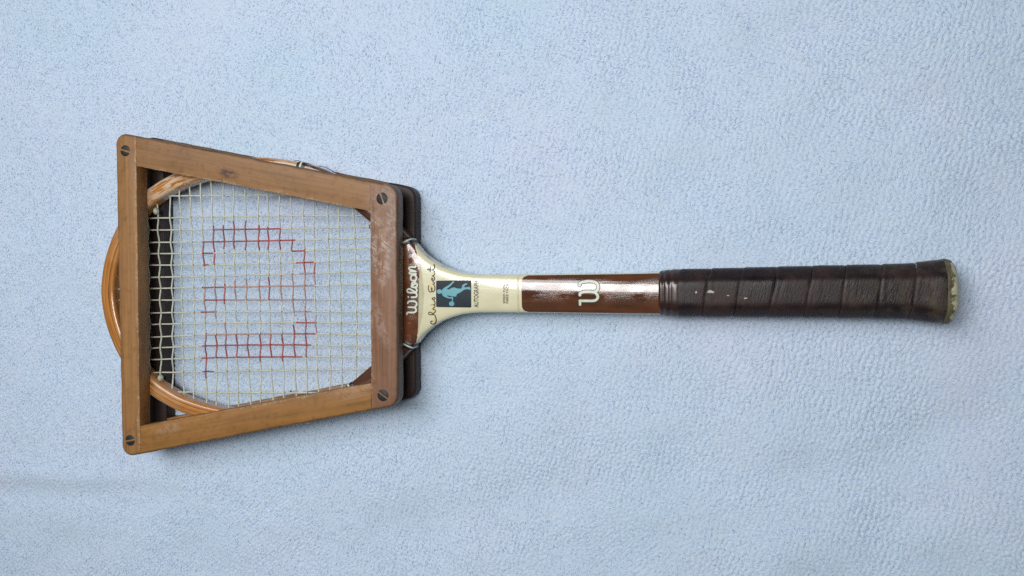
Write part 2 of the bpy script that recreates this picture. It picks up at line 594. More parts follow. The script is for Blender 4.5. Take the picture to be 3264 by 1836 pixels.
# keep the swells away from the things that press the blanket flat
near = np.exp(-((np.maximum(0, np.abs(GX + 0.36) - 0.12) / 0.05) ** 2 + (np.maximum(0, np.abs(GY + 0.035) - 0.12) / 0.05) ** 2))
near = np.maximum(near, np.exp(-((np.maximum(0, np.abs(GX + 0.03) - 0.24) / 0.04) ** 2 + ((GY + 0.028) / 0.045) ** 2)))
ridge = np.exp(-((GY + 0.206 - 0.05 * (GX + 0.55)) / 0.010) ** 2) * (1 / (1 + np.exp((GX + 0.47) / 0.03)))
ridge -= 0.8 * np.exp(-((GY + 0.226 - 0.05 * (GX + 0.55)) / 0.012) ** 2) * (1 / (1 + np.exp((GX + 0.45) / 0.04)))
rest = np.exp(-((np.maximum(0, np.abs(GX - 0.05) - 0.09) / 0.05) ** 2 + ((GY + 0.028) / 0.05) ** 2))
HB = (0.0014 * low + 0.0007 * mid) * (1 - near) - 0.0012 * near + 0.0024 * ridge + 0.00027 * nap * soft + 0.0032 * rest


def big_mesh(name, co_, faces_flat, nside, mat, parent=None):
    me = bpy.data.meshes.new(name)
    nv, nf = len(co_), len(faces_flat) // nside
    me.vertices.add(nv)
    me.vertices.foreach_set('co', co_.astype(np.float32).ravel())
    me.loops.add(len(faces_flat))
    me.loops.foreach_set('vertex_index', faces_flat.astype(np.int32))
    me.polygons.add(nf)
    me.polygons.foreach_set('loop_start', np.arange(0, nf * nside, nside, dtype=np.int32))
    me.polygons.foreach_set('use_smooth', np.ones(nf, dtype=bool))
    me.materials.append(mat)
    me.update(calc_edges=True)
    me.validate()
    o = bpy.data.objects.new(name, me)
    o.parent = parent
    COL.objects.link(o)
    return o


# widen the sheet past the picture with ever larger cells
ext = np.array([0.004, 0.012, 0.03, 0.07, 0.15, 0.3, 0.55])
xs = np.concatenate([X0 - ext[::-1], gx, gx[-1] + ext])
ys = np.concatenate([Y0 - ext[::-1], gy, gy[-1] + ext])
HX = np.pad(HB, 7, mode='edge')
XX, YY = np.meshgrid(xs, ys)
cov = np.stack([XX.ravel(), YY.ravel(), HX.ravel()], 1)
NX, NY = len(xs), len(ys)
idx = np.arange(NX * NY).reshape(NY, NX)
quads = np.stack([idx[:-1, :-1], idx[:-1, 1:], idx[1:, 1:], idx[1:, :-1]], -1).reshape(-1)
blanket = big_mesh('blanket', cov, quads, 4, FLEECE)
blanket['kind'] = 'structure'
blanket['label'] = 'pale blue plush fleece blanket spread under the racket'

NF = 620000
fx_, fy_ = rng.uniform(X0 + 0.004, X1 - 0.006, NF), rng.uniform(Y0 + 0.004, Y1 - 0.006, NF)
at = lambda fld, x, y: fld[((y - Y0) / CELL).astype(int).clip(0, ny - 1), ((x - X0) / CELL).astype(int).clip(0, nx - 1)]
flow = 0.8 * field(0.14, 0.14) + 0.55 * field(0.012, 0.012) + 0.7
ang = at(flow, fx_, fy_) + rng.normal(0, 0.45, NF)
leng = rng.uniform(0.0012, 0.0031, NF)
wid = rng.uniform(0.0001, 0.00026, NF)
root = np.stack([fx_, fy_, at(HB, fx_, fy_) - 0.0001], 1)
ex_, ey_ = fx_ + np.cos(ang) * leng, fy_ + np.sin(ang) * leng
dirv = np.stack([ex_, ey_, at(HB, ex_, ey_) + rng.uniform(0.00005, 0.0005, NF)], 1) - root
leng = np.ones(NF)
side = np.stack([-np.sin(ang), np.cos(ang), np.zeros(NF)], 1)
V = np.empty((NF, 3, 3))
V[:, 0] = root - side * wid[:, None]
V[:, 1] = root + side * wid[:, None]
V[:, 2] = root + dirv * leng[:, None]
pile = big_mesh('pile', V.reshape(-1, 3), np.arange(NF * 3), 3, PILE, blanket)
tn = pile.data.attributes.new('tone', 'FLOAT', 'POINT')
tone = np.clip(rng.normal(0.97, 0.13, NF) + 0.06 * at(nap, fx_, fy_), 0.80, 1.24)  # fibre glints and crease shade put into the colour, lighter on tufts
tn.data.foreach_set('value', np.repeat(tone, 3).astype(np.float32))
pile['kind'] = 'stuff'
pile['label'] = 'short soft fibres of the fleece'

# ------------------------------------------------------------------ racket press
press = empty('racket_press', PRESS_AT, 'trapezoid brown wooden press with four slotted corner screws around the racket head', 'racket press')
mm = 0.001


def round_outline(pts, radii, n=7):
    out = []
    L = len(pts)
    for i in range(L):
        p = Vector(pts[i]); a = Vector(pts[i - 1]); b = Vector(pts[(i + 1) % L])
        r = radii[i]
        if r <= 0:
            out.append((p.x, p.y)); continue
        da, db = (a - p).normalized(), (b - p).normalized()
        an = da.angle(db)
        d = r / math.tan(an / 2)
        c = p + (da + db).normalized() * (r / math.sin(an / 2))
        s, e = p + da * d, p + db * d
        a0 = math.atan2(s.y - c.y, s.x - c.x)
        a1 = math.atan2(e.y - c.y, e.x - c.x)
        while a1 - a0 > math.pi: a1 -= 2 * math.pi
        while a1 - a0 < -math.pi: a1 += 2 * math.pi
        for k in range(n + 1):
            t = a0 + (a1 - a0) * k / n
            out.append((c.x + r * math.cos(t), c.y + r * math.sin(t)))
    return out


def bar(name, quad, radii, outer, inner_line, z0, z1, mat, label=None):
    """quad: corner points, outer: indices i of edges i->i+1 on the outside (well rounded over)"""
    pts = round_outline(quad, radii)
    # break long straight edges so they can be a little uneven
    dense, rnd = [], random.Random(sum(int(a * 1e5) for q in quad for a in q) & 0xffff)
    L = len(pts)
    for i in range(L):
        a, b = Vector(pts[i]), Vector(pts[(i + 1) % L])
        n = max(1, int((b - a).length / 0.006))
        nrm = Vector((-(b - a).y, (b - a).x)).normalized() if (b - a).length else Vector((0, 0))
        for k in range(n):
            q = a.lerp(b, k / n)
            if k:
                q += nrm * rnd.uniform(-1, 1) * 0.00028
            dense.append(q)
    if sum(dense[i].x * dense[(i + 1) % len(dense)].y - dense[(i + 1) % len(dense)].x * dense[i].y for i in range(len(dense))) < 0:
        dense.reverse()
    bm = bmesh.new()
    lo = [bm.verts.new((q.x, q.y, z0)) for q in dense]
    hi = [bm.verts.new((q.x, q.y, z1)) for q in dense]
    n = len(dense)
    bm.faces.new(hi)
    bm.faces.new(lo[::-1])
    for i in range(n):
        bm.faces.new((lo[i], lo[(i + 1) % n], hi[(i + 1) % n], hi[i]))
    bm.normal_update()

    def is_outer(q):
        # far from the inner line
        a, b = Vector(inner_line[0]), Vector(inner_line[1])
        d = abs((b - a).cross(q - a)) / (b - a).length
        return d
    oe, ie = [], []
    for e in bm.edges:
        v0, v1 = e.verts
        if abs(v0.co.z - v1.co.z) > 1e-6:
            continue
        m2 = Vector(((v0.co.x + v1.co.x) / 2, (v0.co.y + v1.co.y) / 2))
        (oe if outer(m2) else ie).append(e)
    bmesh.ops.bevel(bm, geom=oe, offset=0.0024, segments=4, profile=0.5, affect='EDGES', clamp_overlap=True)
    ie = [e for e in ie if e.is_valid]
    bmesh.ops.bevel(bm, geom=ie, offset=0.00045, segments=2, profile=0.5, affect='EDGES', clamp_overlap=True)
    a, b = Vector(inner_line[0]), Vector(inner_line[1])
    bmesh.ops.triangulate(bm, faces=[f for f in bm.faces if len(f.verts) > 4])
    edge = [abs((b - a).cross(Vector((v.co.x, v.co.y)) - a)) / (b - a).length + max(0, z1 - 0.0004 - v.co.z) * 3 for v in bm.verts]
    segs = [(Vector(dense[i]), Vector(dense[(i + 1) % n])) for i in range(n) if outer((dense[i] + dense[(i + 1) % n]) / 2)]

    def d_out(p):
        best_ = 1.0
        for a_, b_ in segs:
            ab = b_ - a_
            t_ = max(0, min(1, (p - a_).dot(ab) / max(1e-12, ab.dot(ab))))
            best_ = min(best_, (p - (a_ + ab * t_)).length)
        return best_
    rimd = [d_out(Vector((v.co.x, v.co.y))) for v in bm.verts]
    o = from_bm(name, bm, mat, press)
    ar = o.data.attributes.new('rim', 'FLOAT', 'POINT')
    ar.data.foreach_set('value', rimd)
    at = o.data.attributes.new('edge', 'FLOAT', 'POINT')
    at.data.foreach_set('value', edge)
    o.data.set_sharp_from_angle(angle=math.radians(38))
    if label:
        o['label'] = label
    return o


def q(*p):
    return [(a * mm, b * mm) for a, b in p]


LBq = q((-486.4, 103.3), (-465.9, 99.2), (-467.8, -171.2), (-486.4, -175.3))
URq = q((-465.8, 99.2), (-255.1, 57.2), (-255.3, 33.4), (-466.2, 74.0))
LRq = q((-467.1, -146.9), (-255.5, -102.2), (-255.5, -123.8), (-467.7, -171.2))
RBq = q((-255.0, 57.2), (-232.3, 52.6), (-232.7, -119.0), (-255.4, -123.8))


def line_test(a, b, tol=0.0006):
    a, b = Vector(a), Vector(b)
    return lambda p: abs((b - a).cross(p - a)) / (b - a).length < tol


def frame(dx, dy, z0, z1, woods):
    wl, wr, wu, wd = woods
    sh = lambda quad: [(x + dx, y + dy) for x, y in quad]
    L_, U_, D_, R_ = sh(LBq), sh(URq), sh(LRq), sh(RBq)
    seamL, seamR = line_test(L_[1], L_[2]), line_test(R_[0], R_[3])
    bar('end_bar', L_, [0.009, 0, 0, 0.009], lambda p: not seamL(p), (L_[1], L_[2]), z0, z1, wl)
    bar('end_bar', R_, [0, 0.0105, 0.0105, 0], lambda p: not seamR(p), (R_[0], R_[3]), z0, z1, wr)
    bar('side_rail', U_, [0] * 4, line_test(U_[0], U_[1]), (U_[3], U_[2]), z0 + 0.0002, z1 - 0.0002, wu)
    bar('side_rail', D_, [0] * 4, line_test(D_[2], D_[3]), (D_[0], D_[1]), z0 + 0.0002, z1 - 0.0002, wd)


ZT = 0.041
frame(0, 0, 0.0276, ZT, (W_LEFT, W_RIGHT, W_UP, W_LO))
frame(0.004, 0.001, -0.002, 0.0118, (W_SHADED, W_SHADED, W_LO, W_LO))


def screw(c, r, slot_dir):
    """low domed slotted head let into the bar"""
    nr, na = 6, 36
    hw = r * 0.13
    z0 = ZT - 0.0004
    verts, faces = [], []
    d = Vector((slot_dir[0], slot_dir[1])).normalized()
    n = Vector((-d.y, d.x))
    for sgn in (1, -1):                       # two half domes either side of the slot
        base = len(verts)
        rows = []
        for i in range(nr + 1):
            rr = r * i / nr
            row = []
            for j in range(na // 2 + 1):
                t = math.pi * j / (na // 2)
                u, v = rr * math.cos(t), max(rr * math.sin(t), hw)
                u = max(-math.sqrt(max(r * r - hw * hw, 0)), min(u, math.sqrt(r * r - hw * hw)))
                dome = 0.0011 * (1 - (min(1, math.hypot(u, v) / r)) ** 2.6)
                p = Vector(c) + d * u + n * (v * sgn)
                row.append((p.x, p.y, z0 + dome))
            rows.append(row)
        for row in rows:
            verts += row
        m_ = na // 2 + 1
        for i in range(nr):
            for j in range(m_ - 1):
                f = (base + i * m_ + j, base + i * m_ + j + 1, base + (i + 1) * m_ + j + 1, base + (i + 1) * m_ + j)
                faces.append(f if sgn < 0 else f[::-1])
        # slot wall
        b2 = len(verts)
        for i in range(13):
            u = (-1 + 2 * i / 12) * math.sqrt(r * r - hw * hw)
            p = Vector(c) + d * u + n * (hw * sgn)
            dome = 0.0011 * (1 - (min(1, math.hypot(u, hw) / r)) ** 2.6)
            verts += [(p.x, p.y, z0 + dome), (p.x, p.y, z0 - 0.0012)]
        for i in range(12):
            f = (b2 + 2 * i, b2 + 2 * i + 1, b2 + 2 * i + 3, b2 + 2 * i + 2)
            faces.append(f)
        # rim
        b3 = len(verts)
        for j in range(na // 2 + 1):
            t = math.pi * j / (na // 2)
            p = Vector(c) + d * (r * math.cos(t)) + n * (r * math.sin(t) * sgn)
            verts += [(p.x, p.y, z0), (p.x, p.y, z0 - 0.0015)]
        for j in range(na // 2):
            faces.append((b3 + 2 * j, b3 + 2 * j + 1, b3 + 2 * j + 3, b3 + 2 * j + 2))
    o = make('screw', verts, faces, STEEL, press)
    o.data.set_sharp_from_angle(angle=math.radians(40))
    # slot floor: worn bright
    hl = r * 0.86
    pts = []
    for (u, v) in ((-hl, -hw * 1.1), (hl, -hw * 1.1), (hl, hw * 1.1), (-hl, hw * 1.1)):
        p = Vector(c) + d * u + n * v
        pts.append((p.x, p.y))
    v8 = [(x, y, z0 + 0.00035) for x, y in pts] + [(x, y, z0 - 0.001) for x, y in pts]
    make('slot', v8, [(0, 1, 2, 3), (0, 4, 5, 1), (1, 5, 6, 2), (2, 6, 7, 3), (3, 7, 4, 0)], BRIGHT, o, smooth=False)
    # bolt shank through both frames
    vs_, fs_ = [], []
    for zz in (ZT - 0.002, 0.0005):
        for j in range(12):
            t = 2 * math.pi * j / 12
            vs_.append((c[0] + 0.003 * math.cos(t), c[1] + 0.003 * math.sin(t), zz))
    make('bolt', vs_, grid_faces(2, 12, True), STEEL, press)


for cx, cy, sd in ((-476.5, 86.9, (1, -0.30)), (-477.4, -159.6, (1, 0.22)), (-245.1, 43.1, (0.36, -1)), (-245.4, -111.2, (1, -0.65))):
    screw((cx * mm, cy * mm), 0.0056, sd)

# ------------------------------------------------------------------ tennis racket
racket = empty('tennis_racket', RL(0.343, 0, 0.0), 'vintage wooden tennis racket with brown leather grip and red stencilled strings', 'tennis racket')

HALF = [(2.6, 0), (3.6, 12), (6.2, 25), (11, 39), (19, 55), (31, 71.5), (46, 85.5), (62, 95.3), (80, 103), (106, 109.6), (135, 113.0),
        (158, 113.4), (178, 111.6), (197, 108), (211, 104.4), (227, 97.5), (246, 84.5), (265, 69.3), (282.5, 54.6),
        (289.5, 47.2), (296.0, 39.6), (303.5, 31.2), (316, 22.6), (330, 17.2), (343, 15.0), (358, 14.5), (381, 14.4), (440, 14.9), (492, 15.4)]
HALF = [(a * mm, b * mm) for a, b in HALF]
nose = catmull([(HALF[2][0], -HALF[2][1]), (HALF[1][0], -HALF[1][1])] + HALF, 6)
outline = [p for p in nose[12:]]               # from the tip round the upper side
SW = np.array(outline)


def W(s):
    return float(np.interp(s, SW[:, 0], SW[:, 1]))


def bend(s):
    return 0.0013 * min(1, max(0, (s - 0.47) / 0.13))


# --- rim: swept section from one shoulder round the tip to the other
cut = [p for p in outline if p[0] < 0.2995]
path = [(a, -b) for a, b in cut[::-1]] + cut[1:]
pn = len(path)
NS = 40
RW, RH = 0.0136, 0.0075
rv, ra, rc, rs, rf = [], [], [], [], []
acc = 0.0
for i, (s, wv) in enumerate(path):
    a, b = Vector(path[max(i - 1, 0)]), Vector(path[min(i + 1, pn - 1)])
    t = (b - a).normalized()
    nrm = Vector((t.y, -t.x))                   # inward normal
    if nrm.dot(Vector((0.16, 0)) - Vector((s, wv))) < 0:
        nrm = -nrm
    if i:
        acc += (Vector(path[i]) - Vector(path[i - 1])).length
    fl = math.exp(-(((s - 0.075) / 0.045) ** 2)) if wv > 0.03 else 0.25 * math.exp(-(((s - 0.06) / 0.03) ** 2)) * (wv < -0.03)
    fl = max(fl, 0.8 * math.exp(-(((s - 0.190) / 0.02) ** 2)) * (wv > 0))
    for j in range(NS):
        th = 2 * math.pi * j / NS
        cq, sq = math.cos(th), math.sin(th)
        u = math.copysign(abs(cq) ** 0.40, cq)
        v = math.copysign(abs(sq) ** 0.36, sq)
        v *= 1 - 0.07 * u * u
        d = 0.0002 + RW * (0.5 - 0.5 * u)
        p = Vector((s, wv)) + nrm * d
        rv.append(RL(p.x, p.y, ZC + RH * v))
        ra.append(acc)
        rc.append(0.5 - 0.5 * u)
        rs.append(s)
        rf.append(fl * (1.0 if v > 0.3 else 0.0))
rim = make('head_rim', rv, grid_faces(pn, NS, True), RIM, racket, attrs={'along': ra, 'across': rc, 'sx': rs, 'flake': rf})


# --- throat wedge between the shoulders
def inner_rim(s):
    """inside edge of the rim at distance s near the throat (half width)"""
    return max(0.0, W(s) - 0.0152)


def wedge_l(qv):
    return 0.2785 - 0.018 * abs(qv) ** 2.2


def neck_l(qv):
    return 0.3043 - 0.0085 * abs(qv) ** 2.6


wv_, wf_ = [], []
nu, nq = 16, 41
for i in range(nu):
    for j in range(nq):
        qv = -1 + 2 * j / (nq - 1)
        s = wedge_l(qv) + (neck_l(qv) + 0.004 - wedge_l(qv)) * i / (nu - 1)
        ww = qv * (W(s) - 0.006)
        z = ZC + 0.0070 - 0.0011 * ((i / (nu - 1) - 0.55) / 0.55) ** 2 + 0.0006
        wv_.append(RL(s, ww, z))
base = len(wv_)
for i in range(nu):
    for j in range(nq):
        p = wv_[i * nq + j]
        wv_.append(Vector((p.x, p.y, 2 * ZC - p.z)))
wf_ = grid_faces(nu, nq) + [tuple(base + k for k in f[::-1]) for f in grid_faces(nu, nq)]
for j in range(nq - 1):
    wf_.append((j, base + j, base + j + 1, j + 1))
make('throat_wedge', wv_, [f[::-1] for f in wf_], WEDGE_BROWN, racket)


def wedge_z(s, ww):
    qv = max(-1, min(1, ww / max(1e-4, (W(s) - 0.006))))
    t = (s - wedge_l(qv)) / (neck_l(qv) + 0.004 - wedge_l(qv))
    return ZC + 0.0070 - 0.0011 * ((t - 0.55) / 0.55) ** 2 + 0.0006


# --- neck and shaft, cream painted
def hh(s):
    return float(np.interp(s, [0.29, 0.32, 0.38, 0.44, 0.495], [0.0086, 0.0090, 0.0098, 0.0108, 0.0118]))


def dome(s):
    return float(np.interp(s, [0.29, 0.34, 0.39, 0.5], [0.05, 0.05, 0.17, 0.20]))


def neck_z(s, ww):
    qv = min(0.999, abs(ww - bend(s)) / (W(s) + 0.0003))
    return ZC + hh(s) * (1 - qv ** 7.1) ** (1 / 5.7) * (1 - dome(s) * qv * qv)


nv_, nside_ = [], []
NU, NTH = 70, 72
for i in range(NU):
    t = (i / (NU - 1)) ** 1.5
    for j in range(NTH):
        th = 2 * math.pi * j / NTH
        cq, sq = math.cos(th), math.sin(th)
        qv = math.copysign(abs(cq) ** 0.28, cq)
        s = neck_l(qv) + (0.493 - neck_l(qv)) * t
        ww = qv * (W(s) + 0.0003) + bend(s)
        z = ZC + math.copysign(hh(s) * abs(sq) ** 0.35 * (1 - dome(s) * qv * qv), sq)
        nv_.append(RL(s, ww, z))
        nside_.append(1.0 if (abs(qv) > 0.985 and s < 0.345) else 0.0)
nf_ = grid_faces(NU, NTH, True) + [tuple(range(NTH))[::-1]]
make('neck', nv_, [f[::-1] for f in nf_], CREAM, racket, attrs={'side': nside_}, )


# --- brown panel laid over the shaft
def patch(name, s0, s1, q_lim, mat, dz, nu=60, nq=25, corner=0.0045, zf=neck_z, par=racket):
    vv = []
    for i in range(nu):
        for j in range(nq):
            qv = -q_lim + 2 * q_lim * j / (nq - 1)
            ww0 = abs(qv) * W(s0)
            edge_ = q_lim * W(s0)
            a = max(0.0, (ww0 - (edge_ - corner)) / corner)
            sl = s0 + corner * (1 - math.sqrt(max(0, 1 - a * a)))
            s = sl + (s1 - sl) * (i / (nu - 1))
            ww = qv * (W(s) + 0.0003) + bend(s)
            vv.append(RL(s, ww, zf(s, ww) + dz))
    return make(name, vv, [f[::-1] for f in grid_faces(nu, nq)], mat, par)


patch('shaft_panel', 0.3835, 0.492, 0.955, SHAFT_BROWN, 0.00022)
# thin raised seam where the cream facing ends
patch('facing_seam', 0.3797, 0.3812, 0.93, simple('cream_seam', (0.62, 0.54, 0.33), 0.3), 0.00018, nu=3, corner=0.0001)


# --- printed marks: flat polygons and ribbons laid on a surface
def lay(name, polys, mat, zf, dz, par=racket, cuts=2):
    """polys: list of closed outlines in racket coordinates"""
    bm = bmesh.new()
    for poly in polys:
        tris = tessellate_polygon([[Vector((a, b, 0)) for a, b in poly]])
        vs_ = [bm.verts.new((a, b, 0)) for a, b in poly]
        for t in tris:
            try:
                bm.faces.new([vs_[k] for k in t])
            except ValueError:
                pass
    long_ = [e for e in bm.edges if e.calc_length() > 0.003]
    if long_ and cuts:
        bmesh.ops.subdivide_edges(bm, edges=long_, cuts=cuts, use_grid_fill=True)
    bmesh.ops.triangulate(bm, faces=bm.faces)
    for v in bm.verts:
        p = RL(v.co.x, v.co.y, zf(v.co.x, v.co.y) + dz)
        v.co = p
    bm.normal_update()
    for f in bm.faces:
        if f.normal.z < 0:
            f.normal_flip()
    return from_bm(name, bm, mat, par)


def ribbon(pts, width):
    """outline strips of a smooth stroke as a list of quads (racket coordinates)"""
    out = []
    n = len(pts)
    lft, rgt = [], []
    for i in range(n):
        a, b = Vector(pts[max(i - 1, 0)]), Vector(pts[min(i + 1, n - 1)])
        t = (b - a)
        t = t.normalized() if t.length else Vector((1, 0))
        nn = Vector((-t.y, t.x)) * (width / 2)
        lft.append(Vector(pts[i]) + nn)
        rgt.append(Vector(pts[i]) - nn)
    return lft, rgt


def strokes(name, paths, width, mat, zf, dz, par=racket, smooth_n=5, caps=True):
    vv, ff = [], []
    step = 0
    for path in paths:
        pts = catmull(path, smooth_n) if smooth_n > 1 else path
        if caps:                                # round ends
            a, b = Vector(pts[0]), Vector(pts[1])
            t0 = (a - b).normalized() * width * 0.3
            a2, b2 = Vector(pts[-1]), Vector(pts[-2])
            t1 = (a2 - b2).normalized() * width * 0.3
            pts = [tuple(a + t0)] + list(pts) + [tuple(a2 + t1)]
        l, r = ribbon(pts, width)
        b0 = len(vv)
        for i, (p, q_) in enumerate(zip(l, r)):
            lift = dz + step * 4e-7
            step += 1
            m_ = (p + q_) / 2
            if caps and i in (0, len(l) - 1):
                p, q_ = m_ + (p - m_) * 0.45, m_ + (q_ - m_) * 0.45
            for k in (p, m_, q_):
                vv.append(RL(k.x, k.y, zf(k.x, k.y) + lift))
        for i in range(len(l) - 1):
            for k in range(2):
                ff.append((b0 + 3 * i + k, b0 + 3 * i + k + 1, b0 + 3 * i + 4 + k, b0 + 3 * i + 3 + k))
    return make(name, vv, ff, mat, par)


def px(pts, ox, oy, sc, z):
    return [loc(ox + x / sc, oy + y / sc, z) for x, y in pts]


ZN = 0.0292
# badge
bd = round_outline([loc(1389.7, 894.5, ZN), loc(1502, 893.5, ZN), loc(1502.3, 980.5, ZN), loc(1389.7, 979, ZN)], [0.0011] * 4, 5)
badge = lay('badge', [bd], NAVY, neck_z, 0.00012)
badge['label'] = 'dark blue rectangular badge with pale blue player silhouette'
B = lambda pts: px(pts, 1360, 840, 7.245, ZN)
body = B([(345, 630), (385, 575), (430, 545), (520, 490), (570, 450), (592, 416), (620, 412), (640, 428), (604, 455), (560, 510), (500, 560),
          (455, 588), (520, 600), (560, 568), (640, 550), (700, 575), (790, 582), (815, 550), (825, 500), (860, 475), (925, 454), (942, 480),
          (893, 497), (860, 548), (930, 548), (985, 538), (1008, 560), (1014, 612), (960, 590), (900, 595), (850, 615), (790, 660),
          (698, 708), (682, 762), (580, 757), (490, 735), (462, 746), (540, 781), (586, 768), (615, 785), (608, 812), (520, 806), (440, 785),
          (370, 745), (352, 690)])
head = B([(293 + 62 * math.cos(t * 0.3142), 647 + 52 * math.sin(t * 0.3142)) for t in range(20)])
bat = B([(577 + 62 * math.cos(t * 0.3142), 928 + 56 * math.sin(t * 0.3142)) for t in range(20)])
hdl = B([(592, 800), (614, 800), (601, 880), (581, 880)])
lay('player_silhouette', [body, head, bat, hdl], TEAL, neck_z, 0.00022, par=badge)

# signature
S_ = lambda pts: px(pts, 1280, 800, 5.175, ZN)
SA = lambda pts: px(pts, 1355, 930, 13.17, ZN)
SB = lambda pts: px(pts, 1355, 835, 13.17, ZN)
sig = [SA([(300, 1240), (255, 1232), (220, 1270), (230, 1330), (290, 1365), (360, 1350), (420, 1290), (448, 1190), (440, 1090), (410, 1015), (402, 975)]),
       SA([(415, 985), (340, 962), (180, 965), (140, 910), (165, 862), (220, 860), (290, 910), (345, 962)]),
       SA([(325, 908), (400, 870), (426, 810), (395, 748), (325, 732)]), SA([(318, 740), (335, 695), (398, 642), (407, 590), (375, 552), (315, 550)]),
       SA([(380, 550), (412, 500), (405, 430), (360, 355), (285, 290), (340, 255), (385, 235), (412, 278), (355, 352)]), SA([(238, 552), (252, 548)]),
       SB([(160, 985), (135, 1060), (145, 1180), (205, 1262), (260, 1242), (290, 1175), (285, 1090), (262, 1090), (268, 1160), (300, 1242), (342, 1250), (392, 1185), (406, 1080), (385, 990), (325, 935)]),
       SB([(330, 940), (380, 905), (385, 865), (310, 835)]),
       SB([(325, 735), (300, 682), (270, 690), (272, 745), (320, 792), (370, 760), (392, 690), (370, 620), (288, 585)]),
       SB([(285, 590), (360, 560), (392, 480), (375, 390), (310, 332), (210, 336), (88, 330), (130, 295), (190, 290), (250, 338)]),
       SB([(200, 185), (204, 430)]), SB([(310, 322), (360, 280), (376, 200), (345, 100)])]
gold = [SA([(300, 1290), (380, 1200), (370, 1060)]), SA([(200, 915), (300, 880), (360, 810)]), SA([(270, 780), (300, 650), (290, 540), (330, 420)]),
        SB([(190, 1180), (185, 1080), (230, 960), (270, 890)]), SB([(345, 1180), (345, 1060), (290, 950)]), SB([(330, 720), (330, 640)]), SB([(300, 500), (300, 420)])]
strokes('signature_shading', gold, 0.0017, GOLD, neck_z, 0.00012)
strokes('signature', sig, 0.00074, INK, neck_z, 0.00020)

# maker's script on the throat
SW_ = lambda pts: px(pts, 1290, 840, 8.52, 0.0275)
wil = [SW_([(62, 1385), (78, 1330), (225, 1330), (298, 1305), (312, 1250), (270, 1195), (95, 1185)]),
       SW_([(270, 1192), (325, 1125), (318, 1062), (255, 1022), (120, 1030), (85, 1085)]),
       SW_([(180, 915), (295, 912), (332, 880), (325, 835)]), SW_([(100, 918), (104, 898)]),
       SW_([(325, 835), (300, 795), (110, 785), (72, 740), (95, 695), (150, 695), (230, 738), (300, 772), (335, 735), (322, 690), (290, 655)]),
       SW_([(290, 655), (180, 622), (235, 580), (310, 545), (345, 590), (318, 640), (285, 632)]), SW_([(190, 560), (225, 520), (300, 500)]),
       SW_([(168, 390), (185, 335), (240, 312), (300, 335), (322, 390), (300, 450), (240, 468), (185, 445), (168, 390), (185, 335)]),
       SW_([(315, 285), (150, 275), (138, 240), (170, 216), (310, 216)]),
       SW_([(310, 216), (170, 175), (125, 150), (122, 115), (160, 92), (280, 95), (305, 60)])]
strokes('lettering_outline', wil, 0.0021, INK, wedge_z, 0.00014, smooth_n=4)
strokes('lettering', wil, 0.0014, WHITE_INK, wedge_z, 0.00024, smooth_n=4)

# initial on the shaft
Z2 = 0.0315
L_ = lambda pts: px(pts, 1800, 860, 10.35, Z2)
ini = [L_([(500, 1165), (500, 1110), (502, 1030)]),
       L_([(480, 1024), (700, 1026), (940, 1024), (1045, 985), (1092, 900), (1060, 806), (960, 738), (720, 722), (560, 745), (500, 790)]),
       L_([(500, 770), (498, 850)]),
       L_([(960, 738), (1065, 680), (1102, 580), (1075, 470), (970, 402), (800, 378), (620, 398), (490, 440)]),
       L_([(488, 420), (486, 535)])]
strokes('initial_outline', ini, 0.0031, INK, neck_z, 0.00034, smooth_n=5)
strokes('initial', ini, 0.0019, WHITE_INK, neck_z, 0.00046, smooth_n=5)


def text(name, body_, x_base, y_mid, cap_px, len_px, mat, dz):
    """printed word running up the picture, letter tops towards the head"""
    cu = bpy.data.curves.new(name, 'FONT')
    cu.body = body_
    cu.resolution_u = 3
    cu.align_x = 'CENTER'
    cu.offset = 0.018
    ob = bpy.data.objects.new(name, cu)
    COL.objects.link(ob)
    me = bpy.data.meshes.new_from_object(ob)
    bpy.data.objects.remove(ob)
    bpy.data.curves.remove(cu)
    bm = bmesh.new()
    bm.from_mesh(me)
    bpy.data.meshes.remove(me)
    xsv = [v.co.x for v in bm.verts]
    ysv = [v.co.y for v in bm.verts]
    w0, w1, h1 = min(xsv), max(xsv), max(ysv)
    long_ = [e for e in bm.edges if e.calc_length() > 0.3]
    bmesh.ops.subdivide_edges(bm, edges=long_, cuts=1)
    bmesh.ops.triangulate(bm, faces=bm.faces)
    for v in bm.verts:
        u = (v.co.x - (w0 + w1) / 2) / (w1 - w0)
        s, ww = loc(x_base - v.co.y / h1 * cap_px, y_mid - u * len_px, ZN)
        v.co = RL(s, ww, neck_z(s, ww) + dz)
    bm.normal_update()
    for f in bm.faces:
        if f.normal.z < 0:
            f.normal_flip()
    return from_bm(name, bm, mat, racket)


text('lettering', 'AUTOGRAPH', 1525, 938, 14.5, 84, INK, 0.00016)
text('lettering', 'SPEED FLEX', 1610.5, 936, 6.5, 62, BROWNINK, 0.00016)
text('lettering', 'FIBRE FACE', 1620.5, 936, 7.0, 62, BROWNINK, 0.00016)

